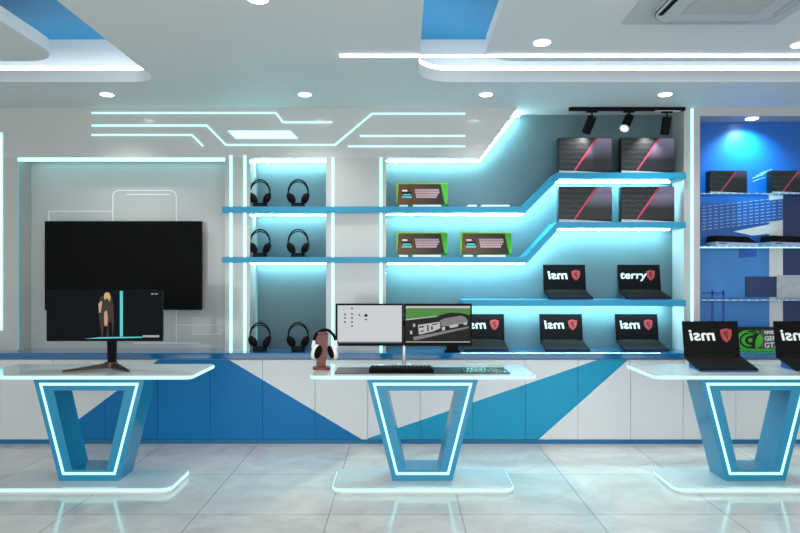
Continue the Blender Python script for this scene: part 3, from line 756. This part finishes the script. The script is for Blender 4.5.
# swirl made of nested leaf arcs
gx, gz = X(749, yg), Z(340.2, yg)
b = MB()
def eye(rx, rz, ang): return [(rx * math.cos(a), rz * math.sin(a)) for a in ang]
def crescent(ro, ri, a0, a1, n=14, ox=0., oz=0., sq=.74):
    A = [math.radians(a0 + (a1 - a0) * k / n) for k in range(n + 1)]
    for k in range(n):
        t0 = math.sin(math.pi * k / n) ** .5; t1 = math.sin(math.pi * (k + 1) / n) ** .5
        def pt(rad, a): return (gx + ox + rad * math.cos(a), gz + oz + sq * rad * math.sin(a))
        m0 = ro - (ro - ri) * t0; m1 = ro - (ro - ri) * t1
        b.prism([pt(ro, A[k]), pt(ro + 1e-5, A[k + 1]), pt(m1 - 1e-5, A[k + 1]), pt(m0 - 2e-5, A[k])], yg - .002, yg + .001, 'Y')
crescent(.124, .088, 40, 300); crescent(.076, .044, 60, 290, ox=.006); crescent(.124, .06, -60, 40, ox=0); b.box(gx - .01, gx + .09, yg - .002, yg + .001, gz + .062, gz + .086)
b.cyl((gx + .012, yg, gz), .019, .003, 'Y')
b.build('green_swirl', M_GREEN, root, L)
for k, (t, s) in enumerate((('NVIDIA', .040), ('GEFORCE', .058), ('GTX', .066))):
    o = text_mesh(t, s, 'lettering', M_PRINTW, root, None, bold=.0012)
    xs = [v.co.x for v in o.data.vertices]
    o.data.transform(Matrix.Translation((X(764.5, yg) - min(xs) - L.x, yg - .0015 - L.y, Z((332.5, 338.6, 345.4)[k], yg) - L.z)))

# ------------------------------------------------------------------ blue niche at right
yw = YW
struct(bx('trim_9', M_BLUEW, X(700, YC), XR, yw - .02, yw, ZT, Z(116, YC)), 'bright blue back of the right niche')
pn = yw - .02
def wp(name, m, pts, label, d=.006, cat='wall panel', group='colour panels on the blue wall'):
    b = MB(); b.prism([(X(a, pn), Z(c, pn)) for a, c in pts], pn - d, pn, 'Y'); return tag(b.build(name, m), label, cat, group)
wp('wall_panel', M_SKYP, [(690, 248.5), (769, 248.5), (769, 341), (690, 341)], 'pale blue lower wall panel behind the left of right table', .004)
wp('wall_panel', M_DOORW, [(769, 176), (782.4, 176), (782.4, 341), (769, 341)], 'narrow upright white wall panel at the right', .008)
wp('wall_panel', M_NAVY, [(782.6, 188), (900, 188), (900, 275), (782.6, 275)], 'upper navy wall panel at the right edge', .008)
wp('wall_panel', M_NAVY, [(782.6, 301), (900, 301), (900, 346), (782.6, 346)], 'lower navy wall panel at the right edge', .008)
wp('wall_panel', M_NAVY, [(745, 276.5), (775.6, 276.5), (775.6, 297), (745, 297)], 'dark navy rectangle on the blue wall left of the marble panel', .016)
wp('wall_panel', M_MARBLE, [(776, 275.2), (900, 275.2), (900, 300), (776, 300)], 'grey marble wall panel at the right edge', .014)
wp('wall_panel', M_ROYAL, [(739, 249), (756.5, 249), (755.5, 257), (739, 258)], 'small royal blue rectangle under the middle glass shelf', .009)
wp('wall_panel', M_DOORW, [(733, 231.5), (781.8, 221.8), (781.8, 232.5), (752, 235.6)], 'white slanted wedge panel above the closed laptops', .011)
b = MB(); b.mi = 1; b.prism([(X(p, pn), Z(q, pn)) for p, q in ((700.5, 209), (782, 199), (782, 220), (700.5, 231))], pn - .0128, pn, 'Y'); b.mi = 0
for k in range(8):
    for i in range(14):
        a = 702 + i * 5.8; c = 217 - 1.55 * k * 1.5 - (a - 702) * .115 + (7 - k) * .9 + 6
        if a > 779: continue
        l = [(a, c), (a + 3.6, c - .42), (a + 3.6, c + .18), (a, c + .6)]
        b.prism([(X(p, pn), Z(q, pn)) for p, q in l], pn - .0135, pn - .0075 + .0075, 'Y')
tag(b.build('wall_decal', [M_DASH, M_BLUEW]), 'pattern of slanting pale dashes on the blue wall', 'wall decal')
b = MB()
for i, (a, c) in enumerate(((752, 178), (756, 175.5), (760, 173), (753, 181))):
    b.prism([(X(p, pn), Z(q, pn)) for p, q in ((a, c), (a + 12, c - 4), (a + 12, c - 3.4), (a, c + .6))], pn - .003, pn, 'Y')
tag(b.build('wall_decal', M_DASH), 'four slanting pale strokes beside the right small carton', 'wall decal')
b = MB()
for (p0, p1, q0, q1) in ((711, 713.2, 290, 322), (722, 724.2, 290, 322), (702, 724, 292, 294), (702, 724, 299.5, 301)):
    b.prism([(X(p, pn), Z(q, pn)) for p, q in ((p0, q0), (p1, q0), (p1, q1), (p0, q1))], pn - .008, pn, 'Y')
tag(b.build('wall_decal', M_ROYAL), 'crossed blue bars on the pale blue wall panel', 'wall decal')
yg1 = 6.0
def gshelf(py, label):
    z = Z(py, yg1); r = thing('glass_shelf', label, 'glass shelf', (X(752, yg1), yw - .02, z), 0, 'glass shelves in the blue niche'); L = r.location
    b = MB(); b.box(X(701.5, YC), X(900, YC), yg1, yw - .036, z - .006, z + .004); b.build('pane', M_GLASS, r, L)
    b = MB(); b.box(X(701.5, YC), X(900, YC), yg1 - .003, yg1, z - .006, z + .004); b.build('front_edge', M_GLASSEDGE, r, L)
    b = MB()
    for k in range(14): b.box(X(704 + k * 7.5, YC), X(706 + k * 7.5, YC), yg1 - .006, yg1 - .003, z - .004, z + .003)
    b.build('edge_clips', M_WHITEP, r, L)
    if py == 246.5: bx('light_strip', LEDTHIN, X(702, YC), X(900, YC), yg1 + .02, yg1 + .03, z - .013, z - .006, r, 0, L)
    return z
zg1 = gshelf(193.5, 'upper glass shelf carrying two small black cartons')
zg2 = gshelf(246.5, 'middle glass shelf carrying two closed laptops')
zg3 = gshelf(300, 'lowest glass shelf, empty, above the green and black carton')
sb = lapbox_proto((X(728.5, 6.06), 6.06, zg1 + .004), 'small black carton with pink stripe at the left of the upper glass shelf', .345, .215, .09)
sb.name = 'laptop_box.010'
dup(sb, (X(790.5, 6.06), 6.06, zg1 + .004), 'small black carton with pink stripe at the right of the upper glass shelf')
def closed(loc, label):
    r = thing('closed_laptop', label, 'laptop', loc, 0, 'closed laptops on the glass shelf')
    b = MB(); b.prism([(-.195, .0), (.195, .0), (.195, .026), (-.195, .040)], -.10, .12, 'Y'); b.build('base', M_LAV, r)
    b = MB(); b.prism([(-.19, .041), (.10, .0335), (.185, .032), (.10, .085), (-.18, .098)], -.09, .11, 'Y'); b.build('lid', M_BLACK, r)
    b = MB(); b.box(-.17, -.10, -.102, -.099, .022, .03); b.build('ports', M_DARK, r)
    return r
c0 = closed((X(732, 6.1), 6.1, zg2 + .004), 'dark closed laptop at the left of the middle glass shelf')
dup(c0, (X(787, 6.1), 6.1, zg2 + .004), 'dark closed laptop at the right of the middle glass shelf')

# ------------------------------------------------------------------ ceiling fittings
def downlight_proto(loc, label):
    r = thing('downlight', label, 'downlight', loc, 0, 'recessed ceiling downlights')
    b = MB(); b.cyl((0, 0, -.003), .062, .006, seg=32); b.build('ring', M_WHITEP, r)
    b = MB(); b.cyl((0, 0, -.006), .052, .006, seg=32); b.build('lens', DOWN, r)
    return r
dl = None
def dpos(px, py): Y = (CEIL - H) * F / (CY - py); return (X(px, Y), Y, CEIL)
for px, py, la in ((107, 94, 'round downlight at the left above the header light lines'), (305, 94, 'round downlight above the wide grey column'),
                   (486, 94, 'round downlight above the slanted header edge'), (665, 94, 'round downlight above the black track spotlights'),
                   (542, 42, 'round downlight on the raft left of the air conditioner'), (800, 44, 'round downlight on the raft right of the air conditioner'),
                   (258, -1.5, 'round downlight at the top photo edge between the recesses')):
    p = dpos(px, py)
    if dl is None: dl = downlight_proto(p, la)
    else: dup(dl, p, la)
    lamp('downlight_beam', 'SPOT', (p[0], p[1], CEIL - .03), 42, (1, .98, .95), (0, 0, 0), .05, math.radians(120), .9)
# niche downlight (ceiling of the blue niche)
zn = Z(116, YC); p = (X(752, 6.06), 6.06, zn)
dup(dl, p, 'round downlight in the top of the blue niche')
lamp('niche_beam', 'SPOT', (p[0], p[1] - .02, zn - .03), 75, (.40, .95, 1), (math.radians(12), 0, 0), .03, math.radians(135), 1.0)

M_LENS = mat('dim lamp lens', (.3, .3, .3), emit=(1, 1, 1), es=.8)
# track with three spotlights
yr = 5.955
root = thing('light_track', 'black light track on the ceiling above the topmost cartons', 'light track', (X(627, yr), yr, CEIL))
b = MB(); b.box(X(569, yr) - root.location.x, X(685, yr) - root.location.x, -.018, .018, -.032, 0, .003); b.build('rail', M_BLACK, root)
b = MB(); b.box(X(655, yr) - root.location.x, X(680, yr) - root.location.x, -.014, .014, -.036, -.0325); b.build('rail_highlight', M_WHITEP, root)  # white strip paints the highlight on the right part of the rail
def spot(px, py0, py1, tx, ty, label, face):
    """px: pivot; tilt angles in degrees"""
    r = thing('track_spotlight', label, 'spotlight', (X(px, yr), yr, CEIL - .037 if px > 650 else CEIL - .033), 0, 'spotlights on the ceiling track')
    b = MB(); b.box(-.05, .05, -.014, .014, -.014, 0, .003); b.build('adapter', M_BLACK, r)
    b = MB(); b.cyl((0, 0, -.035), .008, .045, seg=12); b.build('stem', M_BLACK, r)
    T = Matrix.Translation((0, 0, -.062)) @ Matrix.Rotation(math.radians(ty), 4, 'Y') @ Matrix.Rotation(math.radians(tx), 4, 'X')
    b = MB(); b.cyl((0, 0, -.065), .040, .15, seg=28, M=T); b.build('barrel', M_BLACK, r)
    b = MB(); b.cyl((0, 0, -.141), .041, .010, seg=28, M=T); b.build('rim', M_WHITEP if face else M_BLACK, r)
    b = MB(); b.cyl((0, 0, -.147), .033, .004, seg=28, M=T); b.build('lens', M_LENS if face else M_DARK, r)
    return r, T
spot(592, 0, 0, 30, 16, 'leftmost track spotlight, aimed at the back wall', 0)
spot(629, 0, 0, -26, 30, 'middle track spotlight, its pale face turned to the room', 1)
spot(667, 0, 0, 12, 4, 'rightmost track spotlight, beside the white column', 0)

# air conditioning cassette on the raft
xa0, xa1 = X(621, 3.96), X(776, 3.96); cxa = (xa0 + xa1) / 2; wa = (xa1 - xa0)
root = thing('air_conditioner', 'square white air conditioning cassette on the ceiling raft', 'air conditioner', (cxa, 3.96 - wa / 2, CEIL))
h = wa / 2
M_ACF = mat('air conditioner plastic', (.50, .51, .515), .4); M_ACG = mat('air conditioner grille', (.40, .41, .415), .5)
q = h * .76
b = MB(); b.ring(rrect(-h, h, -h, h, .01), rrect(-h * .5, h * .5, -h * .5, h * .5, .005), -.012, 0, 'Z'); b.build('frame', M_ACF, root)
b = MB(); b.prism(rrect(-q, q, -q, q, .17, 10), -.046, -.012, 'Z'); b.build('inner_panel', M_ACF, root)
b = MB(); b.ring(rrect(-q - .003, q + .003, -q - .003, q + .003, .173, 10), rrect(-q, q, -q, q, .17, 10), -.046, -.040, 'Z'); b.build('trim_ring', M_DARK, root)
for k in range(4):
    R = Matrix.Rotation(math.pi / 2 * k, 4, 'Z')
    b = MB(); b.box(-h * .50, h * .50, h * .66, h * .72, -.049, -.0465, .001, M=R); b.build('vane', M_BLACK if k == 1 else M_ACG, root)
b = MB()
b.ring(rrect(-h * .46, h * .46, -h * .46, h * .46, .01), rrect(-h * .44, h * .44, -h * .44, h * .44, .009), -.050, -.0465, 'Z')
for k in range(22): b.box(-h * .44, h * .44, -h * .43 + k * h * .04, -h * .43 + k * h * .04 + .008, -.049, -.0465)
b.build('grille', M_ACG, root)

# beams of the two track spotlights that face the wall
for px, tx in ((590, 560), (650, 640)):
    yy = yr - .03
    d = Vector((X(tx, 6.1), 6.10, 2.45)) - Vector((X(px, yr), yy, 2.86))
    o = lamp('track_beam', 'SPOT', (X(px, yr), yy, 2.80), 9, (1, .97, .93), (0, 0, 0), .02, math.radians(95), .8)
    o.rotation_euler = d.to_track_quat('-Z', 'Y').to_euler()

# ------------------------------------------------------------------ light and camera
W = bpy.data.worlds.new('World'); bpy.context.scene.world = W; W.use_nodes = True
bg = W.node_tree.nodes['Background']; bg.inputs[0].default_value = (.95, .98, 1, 1); bg.inputs[1].default_value = .85
# added fill lamp, unseen, at the open side behind the viewpoint
a = bpy.data.lights.new('front_fill', 'AREA'); a.shape = 'RECTANGLE'; a.size = 10; a.size_y = 2.6; a.energy = 230; a.color = (.93, 1, .985)
o = bpy.data.objects.new('front_fill', a); C.objects.link(o); o.location = (.2, Y0 - .3, 1.5); o.rotation_euler = (math.radians(90), 0, 0)

cam = bpy.data.cameras.new('camera'); co = bpy.data.objects.new('camera', cam); C.objects.link(co)
co.location = (0, 0, H); co.rotation_euler = (math.radians(90), 0, 0)
cam.sensor_fit = 'HORIZONTAL'; cam.sensor_width = 36; cam.lens = F / 800 * 36
cam.shift_x = -(CX - 400) / 800; cam.shift_y = (CY - 266.5) / 800
sc = bpy.context.scene; sc.camera = co
sc.view_settings.view_transform = 'Standard'; sc.view_settings.look = 'None'; sc.view_settings.gamma = 1; sc.view_settings.exposure = .2
sc.view_settings.use_curve_mapping = False
